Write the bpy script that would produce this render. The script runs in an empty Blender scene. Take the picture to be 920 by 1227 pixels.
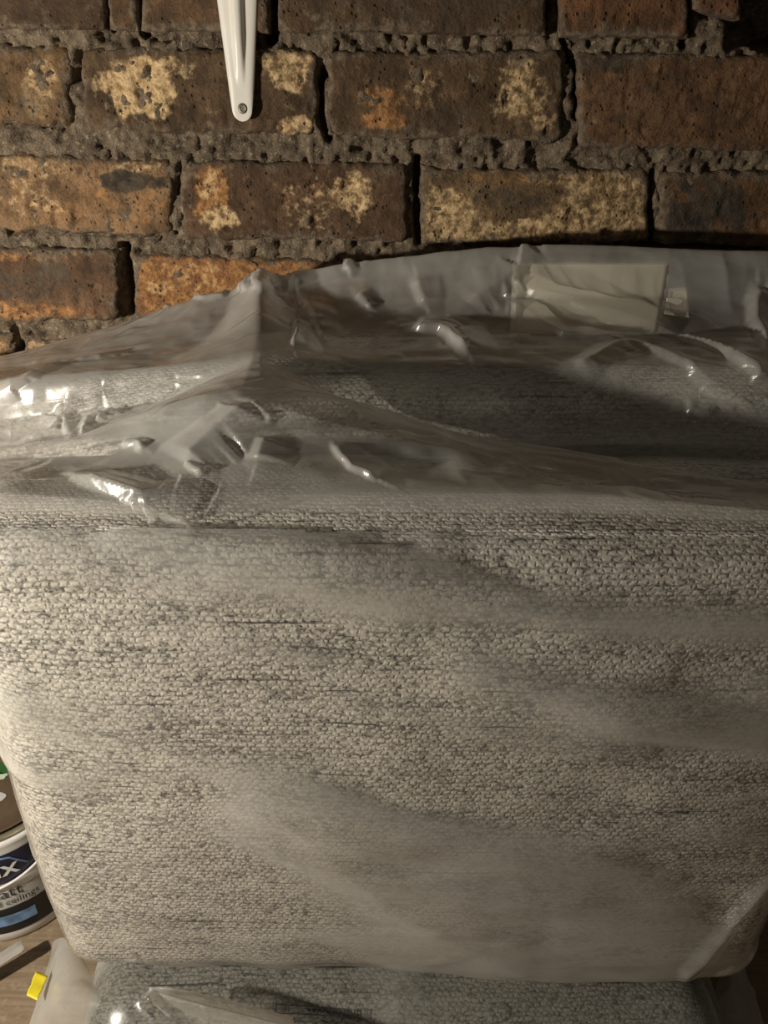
import bpy, bmesh, math, random
import numpy as np
from mathutils import Vector, Matrix, Euler
from mathutils.bvhtree import BVHTree

S = bpy.context.scene
COL = S.collection
R = math.radians

# ------------------------------------------------------------------ camera
CAM_Z, CAM_Y, PITCH, ROLL, F = 0.907, -0.854, R(28.0), R(0.6), 920.0
cam_d = bpy.data.cameras.new('camera')
cam_d.sensor_fit = 'HORIZONTAL'; cam_d.sensor_width = 36; cam_d.lens = 36 * F / 920
cam_d.clip_start = 0.02; cam_d.clip_end = 30
cam = bpy.data.objects.new('camera', cam_d); COL.objects.link(cam)
CAM_M = Matrix.Translation((0, CAM_Y, CAM_Z)) @ Euler((math.pi / 2 - PITCH, 0, 0)).to_matrix().to_4x4() @ Matrix.Rotation(ROLL, 4, 'Z')
cam.matrix_world = CAM_M
S.camera = cam
CAM_R = np.array(CAM_M.to_3x3()); CAM_P = np.array((0, CAM_Y, CAM_Z))

# ------------------------------------------------------------------ world, lamp, exposure
w = bpy.data.worlds.new('cellar_dark'); S.world = w; w.use_nodes = True
w.node_tree.nodes['Background'].inputs[0].default_value = (1.0, 0.86, 0.66, 1)
w.node_tree.nodes['Background'].inputs[1].default_value = 0.05
ld = bpy.data.lights.new('work_lamp', 'POINT'); ld.energy = 39; ld.color = (1.0, 0.91, 0.78); ld.shadow_soft_size = 0.022
lamp = bpy.data.objects.new('work_lamp', ld); COL.objects.link(lamp); LAMP = (-0.80, -0.76, 0.73); lamp.location = LAMP
S.view_settings.view_transform = 'Standard'; S.view_settings.look = 'None'
S.view_settings.exposure = 0.0; S.view_settings.gamma = 1.0; S.view_settings.use_curve_mapping = False
S.cycles.transparent_max_bounces = 24; S.cycles.max_bounces = 10
S.cycles.use_denoising = True

# ------------------------------------------------------------------ pixel <-> world
def ray(px, py):
    d = CAM_R @ np.array(((px - 460) / F, (613.5 - py) / F, -1.0))
    return d
def at(px, py, s):                       # the point seen at a pixel, s metres in front of the camera along the floor
    d = ray(px, py); return CAM_P + d * (s / d[1])
def wall(px, py, y=0.0):
    return at(px, py, y - CAM_Y)
def proj(P):
    q = (np.asarray(P) - CAM_P) @ CAM_R
    return 460 + F * q[..., 0] / -q[..., 2], 613.5 - F * q[..., 1] / -q[..., 2]

# ------------------------------------------------------------------ noise
def _h(ix, iy, iz):
    n = (ix.astype(np.int64) * 374761393 + iy.astype(np.int64) * 668265263 + iz.astype(np.int64) * 2147483647) & 0xffffffff
    n = ((n ^ (n >> 13)) * 1274126177) & 0xffffffff
    n = ((n ^ (n >> 16)) * 2246822519) & 0xffffffff
    return ((n ^ (n >> 15)) & 0xffff) / 32767.5 - 1.0
def noise(x, y, z=0.0):
    x, y, z = np.broadcast_arrays(np.asarray(x, float), np.asarray(y, float), np.asarray(z, float))
    xi, yi, zi = np.floor(x), np.floor(y), np.floor(z)
    fx, fy, fz = x - xi, y - yi, z - zi
    sx, sy, sz = [f * f * f * (f * (f * 6 - 15) + 10) for f in (fx, fy, fz)]
    r = 0
    for a in (0, 1):
        for b in (0, 1):
            for c in (0, 1):
                r = r + _h(xi + a, yi + b, zi + c) * (sx if a else 1 - sx) * (sy if b else 1 - sy) * (sz if c else 1 - sz)
    return r
def fbm(x, y, z=0.0, o=4, g=0.5, l=2.1):
    r, a, t = 0, 1.0, 0
    for i in range(o):
        r = r + a * noise(x + i * 17.3, y - i * 9.1, z + i * 5.7); t += a
        x, y, z, a = x * l, y * l, z * l, a * g
    return r / t * 1.5
def ridged(x, y, z=0.0, o=3):
    r, a = 0, 1.0
    for i in range(o):
        r = r + a * (1 - np.abs(noise(x + i * 31.7, y + i * 3.3, z)) * 2); x, y, a = x * 2.1, y * 2.1, a * 0.5
    return r / 1.75
def sstep(a, b, x):
    t = np.clip((x - a) / (b - a), 0, 1); return t * t * (3 - 2 * t)

# ------------------------------------------------------------------ mesh helpers
def mesh_np(name, V, Fq, uv=None, attrs=None, smooth=True):
    V = np.asarray(V, np.float32).reshape(-1, 3); Fq = np.asarray(Fq, np.int32); k = Fq.shape[1]
    me = bpy.data.meshes.new(name)
    me.vertices.add(len(V)); me.vertices.foreach_set('co', V.ravel())
    me.loops.add(Fq.size); me.loops.foreach_set('vertex_index', Fq.ravel())
    me.polygons.add(len(Fq)); me.polygons.foreach_set('loop_start', np.arange(0, Fq.size, k, dtype=np.int32))
    me.polygons.foreach_set('use_smooth', np.full(len(Fq), smooth))
    if uv is not None:
        l = me.uv_layers.new(name='UVMap'); l.data.foreach_set('uv', np.asarray(uv, np.float32).ravel())
    me.update(calc_edges=True); me.validate()
    for n, a in (attrs or {}).items():
        a = np.asarray(a, np.float32)
        if a.ndim == 1:
            t = me.attributes.new(n, 'FLOAT', 'POINT'); t.data.foreach_set('value', a)
        else:
            t = me.attributes.new(n, 'FLOAT_COLOR', 'POINT'); t.data.foreach_set('color', np.c_[a, np.ones(len(a))].astype(np.float32).ravel())
    return me
def grid_faces(n, m):                    # n rows, m columns
    i = np.arange(n * m).reshape(n, m)
    return np.stack([i[:-1, :-1], i[:-1, 1:], i[1:, 1:], i[1:, :-1]], -1).reshape(-1, 4)
def link(name, me, mat=None, parent=None):
    o = bpy.data.objects.new(name, me); COL.objects.link(o)
    if mat is not None: me.materials.append(mat)
    if parent is not None: o.parent = parent
    return o
def bm_obj(name, bm, mat, parent=None, smooth=False):
    me = bpy.data.meshes.new(name)
    bmesh.ops.recalc_face_normals(bm, faces=bm.faces)
    for f in bm.faces: f.smooth = smooth
    bm.to_mesh(me); bm.free()
    return link(name, me, mat, parent)
def thing(name, label, cat, loc=(0, 0, 0), rot=(0, 0, 0), group=None):
    o = bpy.data.objects.new(name, None); COL.objects.link(o); o.empty_display_size = 0.05
    o.location = loc; o.rotation_euler = rot; o['label'] = label; o['category'] = cat
    if group: o['group'] = group
    return o
def tag(o, label, cat, group=None):
    o['label'] = label; o['category'] = cat
    if group: o['group'] = group
    return o
def lathe(bm, prof, n=72, a0=0.0, a1=2 * math.pi):
    rings = []; full = abs(a1 - a0 - 2 * math.pi) < 1e-6; m = n if full else n + 1
    for r, z in prof:
        rings.append([bm.verts.new((r * math.cos(a0 + (a1 - a0) * i / n), r * math.sin(a0 + (a1 - a0) * i / n), z)) for i in range(m)])
    for A, B in zip(rings, rings[1:]):
        for i in range(n):
            j = (i + 1) % m
            bm.faces.new((A[i], A[j], B[j], B[i]))
    return rings
def tube(bm, pts, r, n=8):
    pts = [Vector(p) for p in pts]; rings = []
    for k, p in enumerate(pts):
        t = (pts[min(k + 1, len(pts) - 1)] - pts[max(k - 1, 0)]).normalized()
        u = t.orthogonal().normalized() if k == 0 else (u - t * u.dot(t)).normalized()
        v = t.cross(u)
        rings.append([bm.verts.new(p + (u * math.cos(a) + v * math.sin(a)) * r) for a in [2 * math.pi * i / n for i in range(n)]])
    for A, B in zip(rings, rings[1:]):
        for i in range(n): bm.faces.new((A[i], A[(i + 1) % n], B[(i + 1) % n], B[i]))
    bm.faces.new(rings[0]); bm.faces.new(rings[-1])

# ------------------------------------------------------------------ node helpers
class NT:
    def __init__(s, name):
        s.m = bpy.data.materials.new(name); s.m.use_nodes = True
        s.t = s.m.node_tree; s.t.nodes.clear()
        s.out = s.t.nodes.new('ShaderNodeOutputMaterial')
    def n(s, typ, **kw):
        x = s.t.nodes.new('ShaderNode' + typ); ins = kw.pop('i', {})
        for k, v in kw.items(): setattr(x, k, v)
        for k, v in ins.items(): s.set(x.inputs[k], v)
        return x
    def set(s, sock, v):
        if isinstance(v, bpy.types.NodeSocket): s.t.links.new(v, sock)
        else:
            if isinstance(v, (tuple, list)) and len(v) == 3 and sock.type == 'RGBA': v = (*v, 1)
            sock.default_value = v
    def math(s, op, a, b=0.0, c=None, clamp=False):
        x = s.n('Math', operation=op, use_clamp=clamp); s.set(x.inputs[0], a); s.set(x.inputs[1], b)
        if c is not None: s.set(x.inputs[2], c)
        return x.outputs[0]
    def mix(s, fac, a, b, blend='MIX'):
        x = s.n('Mix', data_type='RGBA', blend_type=blend)
        s.set(x.inputs[0], fac); s.set(x.inputs[6], a); s.set(x.inputs[7], b); return x.outputs[2]
    def noise(s, vec, scale, detail=3, rough=0.55, dist=0.0):
        return s.n('TexNoise', i={'Vector': vec, 'Scale': scale, 'Detail': detail, 'Roughness': rough, 'Distortion': dist}).outputs[0]
    def step(s, x, a, b, lo=0.0, hi=1.0):
        q = s.n('MapRange', interpolation_type='SMOOTHSTEP', i={0: x, 1: a, 2: b, 3: lo, 4: hi}); return q.outputs[0]
    def mul(s, vec, xyz):
        return s.n('VectorMath', operation='MULTIPLY', i={0: vec, 1: xyz}).outputs[0]
    def bump(s, h, strength=1.0, dist=0.001, normal=None):
        x = s.n('Bump', i={'Height': h, 'Strength': strength, 'Distance': dist})
        if normal is not None: s.set(x.inputs['Normal'], normal)
        return x.outputs[0]
    def pbr(s, col, rough=0.5, metal=0.0, normal=None, spec=0.5, coat=0.0):
        p = s.n('BsdfPrincipled', i={'Base Color': col, 'Roughness': rough, 'Metallic': metal, 'Specular IOR Level': spec, 'Coat Weight': coat})
        if normal is not None: s.set(p.inputs['Normal'], normal)
        s.t.links.new(p.outputs[0], s.out.inputs[0]); return p
    def pos(s):
        return s.n('NewGeometry').outputs['Position']
    def attr(s, name, out='Fac'):
        return s.n('Attribute', attribute_name=name).outputs[out]

def simple(name, col, rough=0.5, metal=0.0, spec=0.5, var=0.12, scale=60, coat=0.0):
    t = NT(name); o = t.n('TexCoord').outputs['Object']
    nz = t.noise(o, scale, 4)
    c = t.mix(t.step(nz, 0.3, 0.7), tuple(x * (1 - var) for x in col), tuple(min(1, x * (1 + var)) for x in col))
    t.pbr(c, rough, metal, t.bump(nz, 0.15, 0.0005), spec, coat); return t.m

# ------------------------------------------------------------------ materials: brick and mortar
def brick_material():
    t = NT('old_brick'); P = t.pos()
    base = t.attr('base', 'Color'); mask = t.n('SeparateColor', i={0: t.attr('wear', 'Color')}).outputs
    n1 = t.noise(P, 26, 6, 0.65); n2 = t.noise(P, 140, 5, 0.65); n3 = t.noise(P, 420, 4, 0.6); n4 = t.noise(P, 60, 5, 0.6)
    c = t.mix(t.step(n1, 0.3, 0.72), t.mix(1.0, base, (0.42, 0.40, 0.38), 'MULTIPLY'), t.mix(1.0, base, (1.1, 1.05, 0.95), 'MULTIPLY'))
    brk = t.math('ADD', t.math('MULTIPLY', n2, 0.65), t.math('MULTIPLY', n4, 0.35))
    def layer(c, m, col, lo=0.46, hi=0.6):
        f = t.math('ADD', m, t.math('SUBTRACT', t.math('MULTIPLY', brk, 2.0), 1.5))   # wear breaks up along the grain
        return t.mix(t.step(f, -0.22, 0.34), c, col)
    orange = t.mix(t.step(n2, 0.35, 0.65), (0.20, 0.095, 0.04), (0.44, 0.225, 0.085))
    pale = t.mix(t.step(n2, 0.35, 0.62), (0.34, 0.22, 0.10), (0.68, 0.49, 0.27))
    soot = t.mix(t.step(n4, 0.35, 0.65), (0.042, 0.034, 0.026), (0.095, 0.074, 0.052))
    c = t.mix(t.step(n2, 0.50, 0.72, 0, 0.55), c, t.mix(t.step(n4, 0.4, 0.6), (0.10, 0.07, 0.045), (0.30, 0.20, 0.11)))
    c = t.mix(t.step(n4, 0.46, 0.34, 0, 0.6), c, (0.06, 0.045, 0.03))
    c = t.mix(t.step(n3, 0.46, 0.34, 0, 0.55), c, (0.05, 0.035, 0.025))
    c = layer(c, mask[1], orange); c = layer(c, mask[0], pale); c = t.mix(t.step(n3, 0.45, 0.33, 0, 0.5), c, (0.07, 0.045, 0.028)); c = layer(c, mask[2], soot)
    e = t.math('ADD', t.attr('edge'), t.math('MULTIPLY', t.math('SUBTRACT', n4, 0.5), 1.5))
    c = t.mix(t.step(e, 0.22, 0.55, 0, 0.95), c, t.mix(t.step(n2, 0.35, 0.65), (0.09, 0.068, 0.048), (0.21, 0.16, 0.11)))
    vor = t.n('TexVoronoi', feature='F1', i={'Vector': P, 'Scale': 150, 'Randomness': 1}).outputs['Distance']
    pit = t.math('MULTIPLY', t.step(vor, 0.12, 0.28, 1, 0), t.step(t.noise(P, 45, 2), 0.52, 0.6))
    c = t.mix(t.math('MULTIPLY', pit, 0.7), c, (0.03, 0.022, 0.016))
    h = t.math('ADD', t.math('MULTIPLY', n2, 1.2), t.math('ADD', t.math('MULTIPLY', n3, 0.35), t.math('MULTIPLY', pit, -0.9)))
    t.pbr(c, 0.88, 0, t.bump(h, 0.9, 0.0028), 0.25); return t.m
def mortar_material():
    t = NT('old_mortar'); P = t.pos()
    n1 = t.noise(P, 34, 5, 0.65); n2 = t.noise(P, 170, 5, 0.7); n3 = t.noise(P, 480, 3)
    c = t.mix(t.step(n1, 0.32, 0.7), (0.11, 0.083, 0.058), (0.245, 0.19, 0.13))
    c = t.mix(t.step(n2, 0.54, 0.70), c, (0.40, 0.325, 0.23))
    c = t.mix(t.step(n3, 0.60, 0.72, 0, 0.7), c, (0.48, 0.40, 0.29))
    c = t.mix(t.step(n2, 0.44, 0.3), c, (0.05, 0.038, 0.028))
    h = t.math('ADD', n2, t.math('MULTIPLY', n3, 0.4))
    t.pbr(c, 0.95, 0, t.bump(h, 1.0, 0.004), 0.2); return t.m
M_BRICK, M_MORTAR = brick_material(), mortar_material()

# ------------------------------------------------------------------ brick wall
DARK, BROWN, RED, TAN, GREY = (0.125, 0.082, 0.05), (0.17, 0.105, 0.06), (0.195, 0.112, 0.063), (0.31, 0.195, 0.11), (0.13, 0.105, 0.08)
# corners in pixels: x left, x right, top at left/right, bottom at left/right; base colour; wear patches (kind, fx, fy, rx, ry, strength)
PAT, ORG, SOOT = 0, 1, 2
B = []
def bk(x0, x1, t0, t1, b0, b1, col, *patches, proud=0.0022, rough=1.0):
    B.append((x0, x1, t0, t1, b0, b1, col, patches, proud, rough))
# first course
bk(-150, 127, -76, -74, 33, 36, DARK, (SOOT, .7, .4, .5, .6, .35), proud=.009, rough=.5)
bk(132, 166, -74, -72, 34, 37, BROWN, proud=.007, rough=.6)
bk(172, 324, -74, -72, 38, 40, BROWN, (ORG, .2, .1, .3, .3, .2), proud=.009, rough=.5)
bk(334, 652, -72, -70, 38, 43, DARK, (SOOT, .5, .5, .5, .5, .5), proud=.010, rough=.5)
bk(669, 821, -70, -68, 45, 47, (.21, .105, .055), (SOOT, .1, .9, .3, .2, .3), proud=.012, rough=.6)
bk(826, 880, -68, -66, 12, 26, (.26, .12, .065), proud=.016, rough=.6)
# second course
bk(-190, 84, 52, 52, 148, 154, (.22, .14, .075), (PAT, .88, .5, .09, .45, .55), (SOOT, .7, .75, .2, .3, .5), rough=1.5)
bk(97, 381, 54, 58, 156, 164, DARK, (PAT, .22, .46, .17, .42, 1.0), (PAT, .36, .2, .12, .16, .6), (PAT, .90, .28, .10, .20, .72), (PAT, .90, .88, .08, .13, .72), (PAT, .80, .10, .08, .12, .55))
bk(392, 676, 60, 60, 164, 172, (.13, .085, .05), (ORG, .25, .78, .10, .14, .95), (ORG, .22, .52, .14, .14, .6), (PAT, .40, .42, .10, .3, .42), (PAT, .80, .45, .14, .36, .62), (PAT, .9, .75, .06, .2, .5), (SOOT, .5, .75, .18, .2, .5))
bk(692, 980, 62, 64, 178, 184, RED, (SOOT, .12, .05, .2, .18, .7), (SOOT, .45, .5, .22, .3, .28), (ORG, .75, .2, .2, .2, .25))
# third course
bk(-90, 206, 180, 188, 276, 284, TAN, (ORG, .7, .6, .28, .3, .45), (SOOT, .82, .32, .14, .12, .85), (PAT, .4, .45, .22, .5, .42), (PAT, .85, .12, .12, .1, .5), rough=1.3)
bk(217, 489, 192, 196, 286, 292, (.135, .082, .052), (ORG, .13, .35, .09, .35, .95), (PAT, .13, .3, .07, .25, .45), (PAT, .17, .72, .08, .25, .7), (PAT, .58, .55, .14, .38, .42), (PAT, .74, .38, .09, .3, .72), (ORG, .62, .3, .14, .2, .35))
bk(504, 779, 200, 202, 292, 291, (.22, .15, .085), (PAT, .12, .6, .14, .45, .68), (PAT, .5, .86, .5, .18, .62), (PAT, .78, .5, .24, .45, .58), (PAT, .7, .15, .3, .12, .5), (SOOT, .45, .42, .22, .16, .6), (ORG, .45, .1, .35, .12, .5))
bk(788, 1070, 204, 208, 293, 300, (.20, .115, .06), (SOOT, .22, .5, .2, .45, 1.0), (ORG, .1, .2, .12, .2, .35))
# fourth course
bk(-140, 144, 292, 298, 388, 384, (.20, .12, .075), (SOOT, .62, .45, .3, .25, .62), (ORG, .55, .86, .4, .14, .62), (ORG, .55, .08, .4, .1, .5), proud=.006)
bk(161, 448, 304, 314, 396, 404, (.36, .18, .085), (ORG, .4, .5, .6, .6, .8), (PAT, .2, .3, .2, .3, .35))
bk(462, 735, 314, 312, 404, 404, BROWN, (ORG, .5, .5, .3, .3, .5))
bk(750, 1030, 312, 314, 404, 408, DARK)
# fifth course and the ones behind the cushions
bk(-250, 14, 396, 400, 492, 494, (.33, .20, .10), (PAT, .9, .3, .12, .3, .6))
bk(27, 300, 404, 408, 494, 496, (.32, .19, .10), (PAT, .06, .2, .1, .25, .6), (SOOT, .3, .3, .16, .4, .5))
bk(314, 590, 410, 412, 498, 498, BROWN); bk(604, 880, 412, 412, 498, 500, RED); bk(894, 1170, 412, 414, 500, 502, DARK)
# wall beyond the frame, a step to either side
bk(-440, -152, 292, 292, 384, 388, BROWN); bk(-480, -200, 52, 52, 148, 148, DARK); bk(-390, -104, 178, 178, 276, 276, TAN); bk(-460, -162, -78, -76, 32, 33, BROWN)
bk(-540, -264, 392, 394, 490, 492, BROWN)
bk(994, 1280, 64, 66, 184, 186, BROWN); bk(1084, 1370, 208, 210, 300, 304, RED); bk(1044, 1330, 314, 316, 408, 410, BROWN); bk(1030, 1330, -64, -62, 50, 52, DARK)
for k in range(5):
    bk(-420 + 296 * k + 60, -420 + 296 * k + 344, -192, -192, -90, -90, random.Random(k).choice((DARK, BROWN, RED)))
    bk(-420 + 296 * k - 80, -420 + 296 * k + 204, 508, 508, 588, 588, random.Random(k + 9).choice((DARK, BROWN, RED)))

def build_wall():
    # mortar bed
    xs = np.arange(-0.86, 0.862, 0.0025); zs = np.arange(0.30, 1.222, 0.0025)
    X, Z = np.meshgrid(xs, zs)
    px, py = proj(np.stack([X, np.zeros_like(X), Z], -1))
    rec = 0.0002 - 0.0050 * fbm(X * 45, Z * 45, 3.1, 4, 0.6) - 0.003 * ridged(X * 110, Z * 110, 8.0, 2) + 0.003 * noise(X * 14, Z * 14, 2)
    rec += 0.006 * sstep(0.35, 0.7, noise(X * 120, Z * 120, 5)) - 0.0022 * fbm(X * 170, Z * 170, 1.7, 2)
    # open cracks in the joints: polyline in pixels, half width in pixels, depth in metres
    for pts, hw, dep in (([(129, -40), (130, 22), (134, 34)], 4.5, .03), ([(168, -40), (169, 20), (174, 40)], 5, .03), ([(329, -40), (330, 20), (322, 46)], 8, .03),
                         ([(148, 296), (150, 330), (154, 374)], 6, .035), ([(18, 396), (22, 414), (20, 424)], 5, .03), ([(500, 190), (499, 235), (501, 292)], 4, .025),
                         ([(386, 82), (380, 112), (386, 150), (394, 166)], 4.5, .022), ([(94, 62), (91, 92)], 5, .015), ([(404, 50), (402, 72), (388, 92)], 3.5, .014),
                         ([(783, 205), (779, 250), (784, 292)], 3.5, .02), ([(656, -40), (654, 30)], 4.5, .02), ([(823, -40), (823, 30), (818, 52)], 5, .03),
                         ([(676, 48), (691, 80), (692, 140)], 3, .014), ([(115, 40), (122, 48)], 4, .012), ([(186, 45), (200, 48)], 4, .012), ([(214, 196), (212, 230)], 3.5, .014),
                         ([(0, 149), (45, 150), (60, 158)], 2, .008), ([(10, 278), (120, 280), (200, 284)], 2, .008), ([(505, 293), (560, 294), (780, 294), (920, 299)], 2.5, .016)):
        d = np.full_like(px, 1e9)
        for (ax, ay), (bx, by) in zip(pts, pts[1:]):
            t = np.clip(((px - ax) * (bx - ax) + (py - ay) * (by - ay)) / ((bx - ax) ** 2 + (by - ay) ** 2), 0, 1)
            d = np.minimum(d, np.hypot(px - ax - t * (bx - ax), py - ay - t * (by - ay)))
        d = d + 2.0 * noise(X * 90, Z * 90, 4.4)
        rec += dep * sstep(hw * 1.25, hw * 0.55, d)
    hole = sstep(-6, 6, px - 872 - 4 * noise(X * 60, Z * 60)) * sstep(6, -6, py - 56 - 5 * noise(X * 50, Z * 50, 2)) * sstep(10, -10, px - 1028)
    rec += 0.075 * hole
    chunk = np.exp(-((px - 848) / 24) ** 2 - ((py - 42) / 18) ** 2); rec -= 0.010 * chunk
    V = np.stack([X, rec + 0.004, Z], -1)
    n, m = X.shape
    fc = grid_faces(n, m)
    me = mesh_np('wall_back', V, fc)
    o = link('wall_back', me, M_MORTAR); o['kind'] = 'structure'; o['label'] = 'old brown brick wall with rough crumbling grey mortar'
    # solid masonry behind the mortar and the plain wall down to the floor
    bm = bmesh.new()
    def box(x0, x1, y0, y1, z0, z1):
        v = [bm.verts.new((x, y, z)) for x in (x0, x1) for y in (y0, y1) for z in (z0, z1)]
        for f in ((0, 1, 3, 2), (4, 6, 7, 5), (0, 4, 5, 1), (2, 3, 7, 6), (0, 2, 6, 4), (1, 5, 7, 3)): bm.faces.new([v[i] for i in f])
    box(-0.86, 0.86, 0.008, 0.20, 0.0, 0.302)
    bm_obj('masonry', bm, M_MORTAR, o)
    # bricks, each one its own rough block
    for idx, (x0, x1, t0, t1, b0, b1, col, patches, proud, rough) in enumerate(B):
        C = [wall(x0, t0), wall(x1, t1), wall(x0, b0), wall(x1, b1)]
        vis = x1 > -60 and x0 < 980 and b0 > 0 and t0 < 410
        st = 0.0021 if vis else 0.007
        W = abs(C[1][0] - C[0][0]); H = abs(C[0][2] - C[2][2])
        nx, nz = int(W / st) + 2, int(H / st) + 2
        u = np.linspace(0, 1, nx); v = np.linspace(0, 1, nz); U, Vv = np.meshgrid(u, v)
        Px = (C[0][0] * (1 - U) + C[1][0] * U) * (1 - Vv) + (C[2][0] * (1 - U) + C[3][0] * U) * Vv
        Pz = (C[0][2] * (1 - U) + C[1][2] * U) * (1 - Vv) + (C[2][2] * (1 - U) + C[3][2] * U) * Vv
        # ragged outline
        k = 7.3 * idx
        ex = np.minimum(U, 1 - U) * W; ez = np.minimum(Vv, 1 - Vv) * H
        jag = 0.0028 * rough
        Px = Px + jag * fbm(Px * 70, Pz * 70, k, 3) * np.exp(-ex / 0.012)
        Pz = Pz + jag * fbm(Px * 70, Pz * 70, k + 3, 3) * np.exp(-ez / 0.012)
        d = np.minimum(ex, ez); corner = np.sqrt(np.clip(0.011 - ex, 0, 1) ** 2 + np.clip(0.011 - ez, 0, 1) ** 2)
        de = np.clip(0.011 - corner, 0, 0.011)
        rr = (0.0065 + 0.004 * fbm(Px * 30, Pz * 30, k + 1, 3)) * rough
        rr = np.clip(rr, 0.002, 0.0109)
        q = np.clip((rr - de) / rr, 0, 1)
        y = -proud + rr * (1 - np.sqrt(np.clip(1 - q * q, 0, 1))) * 1.3
        y = y + rough * (0.0016 * fbm(Px * 16, Pz * 16, k, 3) + 0.0012 * fbm(Px * 75, Pz * 75, k + 5, 4, 0.6))
        wear = np.zeros((nz, nx, 3))
        for kind, fx, fy, rx, ry, s in patches:
            e = ((U - fx) / rx) ** 2 + ((Vv - fy) / ry) ** 2
            e = e + 0.9 * fbm(Px * 40, Pz * 40, k + kind * 11, 4)
            wear[..., kind] = np.maximum(wear[..., kind], s * sstep(1.5, 0.25, e))
        y = y + wear[..., 0] * (0.0012 + 0.0016 * np.clip(fbm(Px * 130, Pz * 130, k + 9, 3), -1, 1)) - 0.0008 * wear[..., 2]
        y = y + 0.004 * sstep(0.5, 0.75, noise(Px * 95, Pz * 95, k)) * (0.4 + wear[..., 0]) * rough
        P = np.stack([Px, y, Pz], -1)
        edge = np.clip(np.exp(-d / 0.008), 0, 1) * (0.75 + 0.5 * noise(Px * 25, Pz * 25, k + 2))
        # returns into the wall
        P = np.pad(P, ((1, 1), (1, 1), (0, 0)), mode='edge')
        P[0, :, 1] = P[-1, :, 1] = 0.04; P[:, 0, 1] = P[:, -1, 1] = 0.04
        wear = np.pad(wear, ((1, 1), (1, 1), (0, 0)), mode='edge')
        edge = np.pad(edge, 1, mode='edge')
        me = mesh_np('brick', P, grid_faces(nz + 2, nx + 2)[:, ::-1], attrs={'edge': edge.ravel(), 'wear': wear.reshape(-1, 3), 'base': np.tile(np.array(col), ((nz + 2) * (nx + 2), 1))})
        link('brick', me, M_BRICK, o)
    return o
WALL = build_wall()

# ------------------------------------------------------------------ floor
def floor_material():
    t = NT('dusty_floorboard'); P = t.pos()
    g = t.noise(t.mul(P, (3, 40, 1)), 4, 5); n2 = t.noise(P, 90, 5, 0.65); n3 = t.noise(P, 9, 3)
    c = t.mix(t.step(g, 0.3, 0.7), (0.20, 0.145, 0.09), (0.29, 0.22, 0.145))
    c = t.mix(t.math('MULTIPLY', t.step(n2, 0.5, 0.7), 0.5), c, (0.40, 0.32, 0.22))
    c = t.mix(t.math('MULTIPLY', t.step(n3, 0.55, 0.7), 0.35), c, (0.12, 0.085, 0.05))
    t.pbr(c, 0.8, 0, t.bump(n2, 0.5, 0.0015), 0.3); return t.m
bm = bmesh.new()
bmesh.ops.create_grid(bm, x_segments=60, y_segments=60, size=1.0)
for v in bm.verts:
    v.co = Vector((v.co.x * 1.3, v.co.y * 1.0 - 0.79, 0.0))
fl = bm_obj('floor', bm, floor_material()); fl['kind'] = 'structure'; fl['label'] = 'dusty brown board floor'

# ------------------------------------------------------------------ fabric
def fabric_material(name, light, dark, streak=1.0):
    t = NT(name); uv = t.n('UVMap').outputs[0]
    jit = t.n('TexNoise', i={'Vector': t.mul(uv, (1, 1, 1)), 'Scale': 110, 'Detail': 2}).outputs['Color']
    off = t.n('VectorMath', operation='SCALE', i={0: t.n('VectorMath', operation='SUBTRACT', i={0: jit, 1: (0.5, 0.5, 0.5)}).outputs[0], 'Scale': 0.010}).outputs[0]
    off = t.mul(off, (1.0, 0.55, 0))
    p = t.n('VectorMath', operation='ADD', i={0: uv, 1: off}).outputs[0]
    br = t.n('TexBrick', offset=0.5, offset_frequency=2, squash=1.0, i={'Vector': p, 'Color1': (0, 0, 0), 'Color2': (1, 1, 1), 'Mortar': (0.5, 0.5, 0.5), 'Scale': 1.0, 'Mortar Size': 0.0021, 'Mortar Smooth': 1.0, 'Bias': 0.0, 'Brick Width': 0.0060, 'Row Height': 0.0041})
    gap = br.outputs['Fac']; rnd = t.n('SeparateColor', i={0: br.outputs['Color']}).outputs[0]
    fine = t.noise(t.mul(uv, (1, 1.6, 1)), 480, 3, 0.6)
    yarn = t.noise(t.mul(uv, (1.0, 1.7, 1)), 150, 2, 0.6)            # slubs along the weft
    slub = t.noise(t.mul(uv, (1.0, 26.0, 1)), 7, 4, 0.6)
    patch = t.noise(t.mul(uv, (1.0, 5.0, 1)), 9, 3, 0.55)
    bar = t.step(slub, 0.60, 0.72)
    a = t.math('ADD', t.math('MULTIPLY', gap, 0.42), t.math('MULTIPLY', t.math('SUBTRACT', rnd, 0.5), 0.85))
    a = t.math('ADD', a, t.math('MULTIPLY', t.math('SUBTRACT', yarn, 0.5), 1.5))
    a = t.math('ADD', a, t.math('MULTIPLY', t.math('SUBTRACT', fine, 0.5), 1.1))
    a = t.math('ADD', a, t.math('MULTIPLY', bar, 0.42 * streak))
    a = t.math('ADD', a, t.math('MULTIPLY', t.math('SUBTRACT', patch, 0.5), 0.5 * streak))
    f = t.step(a, 0.0, 0.86)
    c = t.mix(f, light, dark)
    h = t.math('SUBTRACT', t.math('MULTIPLY', yarn, 0.4), gap)
    h = t.math('ADD', h, t.math('MULTIPLY', fine, 0.5))
    pr = t.pbr(c, 0.95, 0, t.bump(h, 0.45, 0.0014), 0.15); pr.inputs['Sheen Weight'].default_value = 0.1
    return t.m
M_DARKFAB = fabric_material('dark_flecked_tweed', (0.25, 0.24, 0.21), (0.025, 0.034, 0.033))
M_FAB = fabric_material('flecked_grey_tweed', (0.70, 0.67, 0.61), (0.055, 0.054, 0.053), 1.5)

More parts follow.
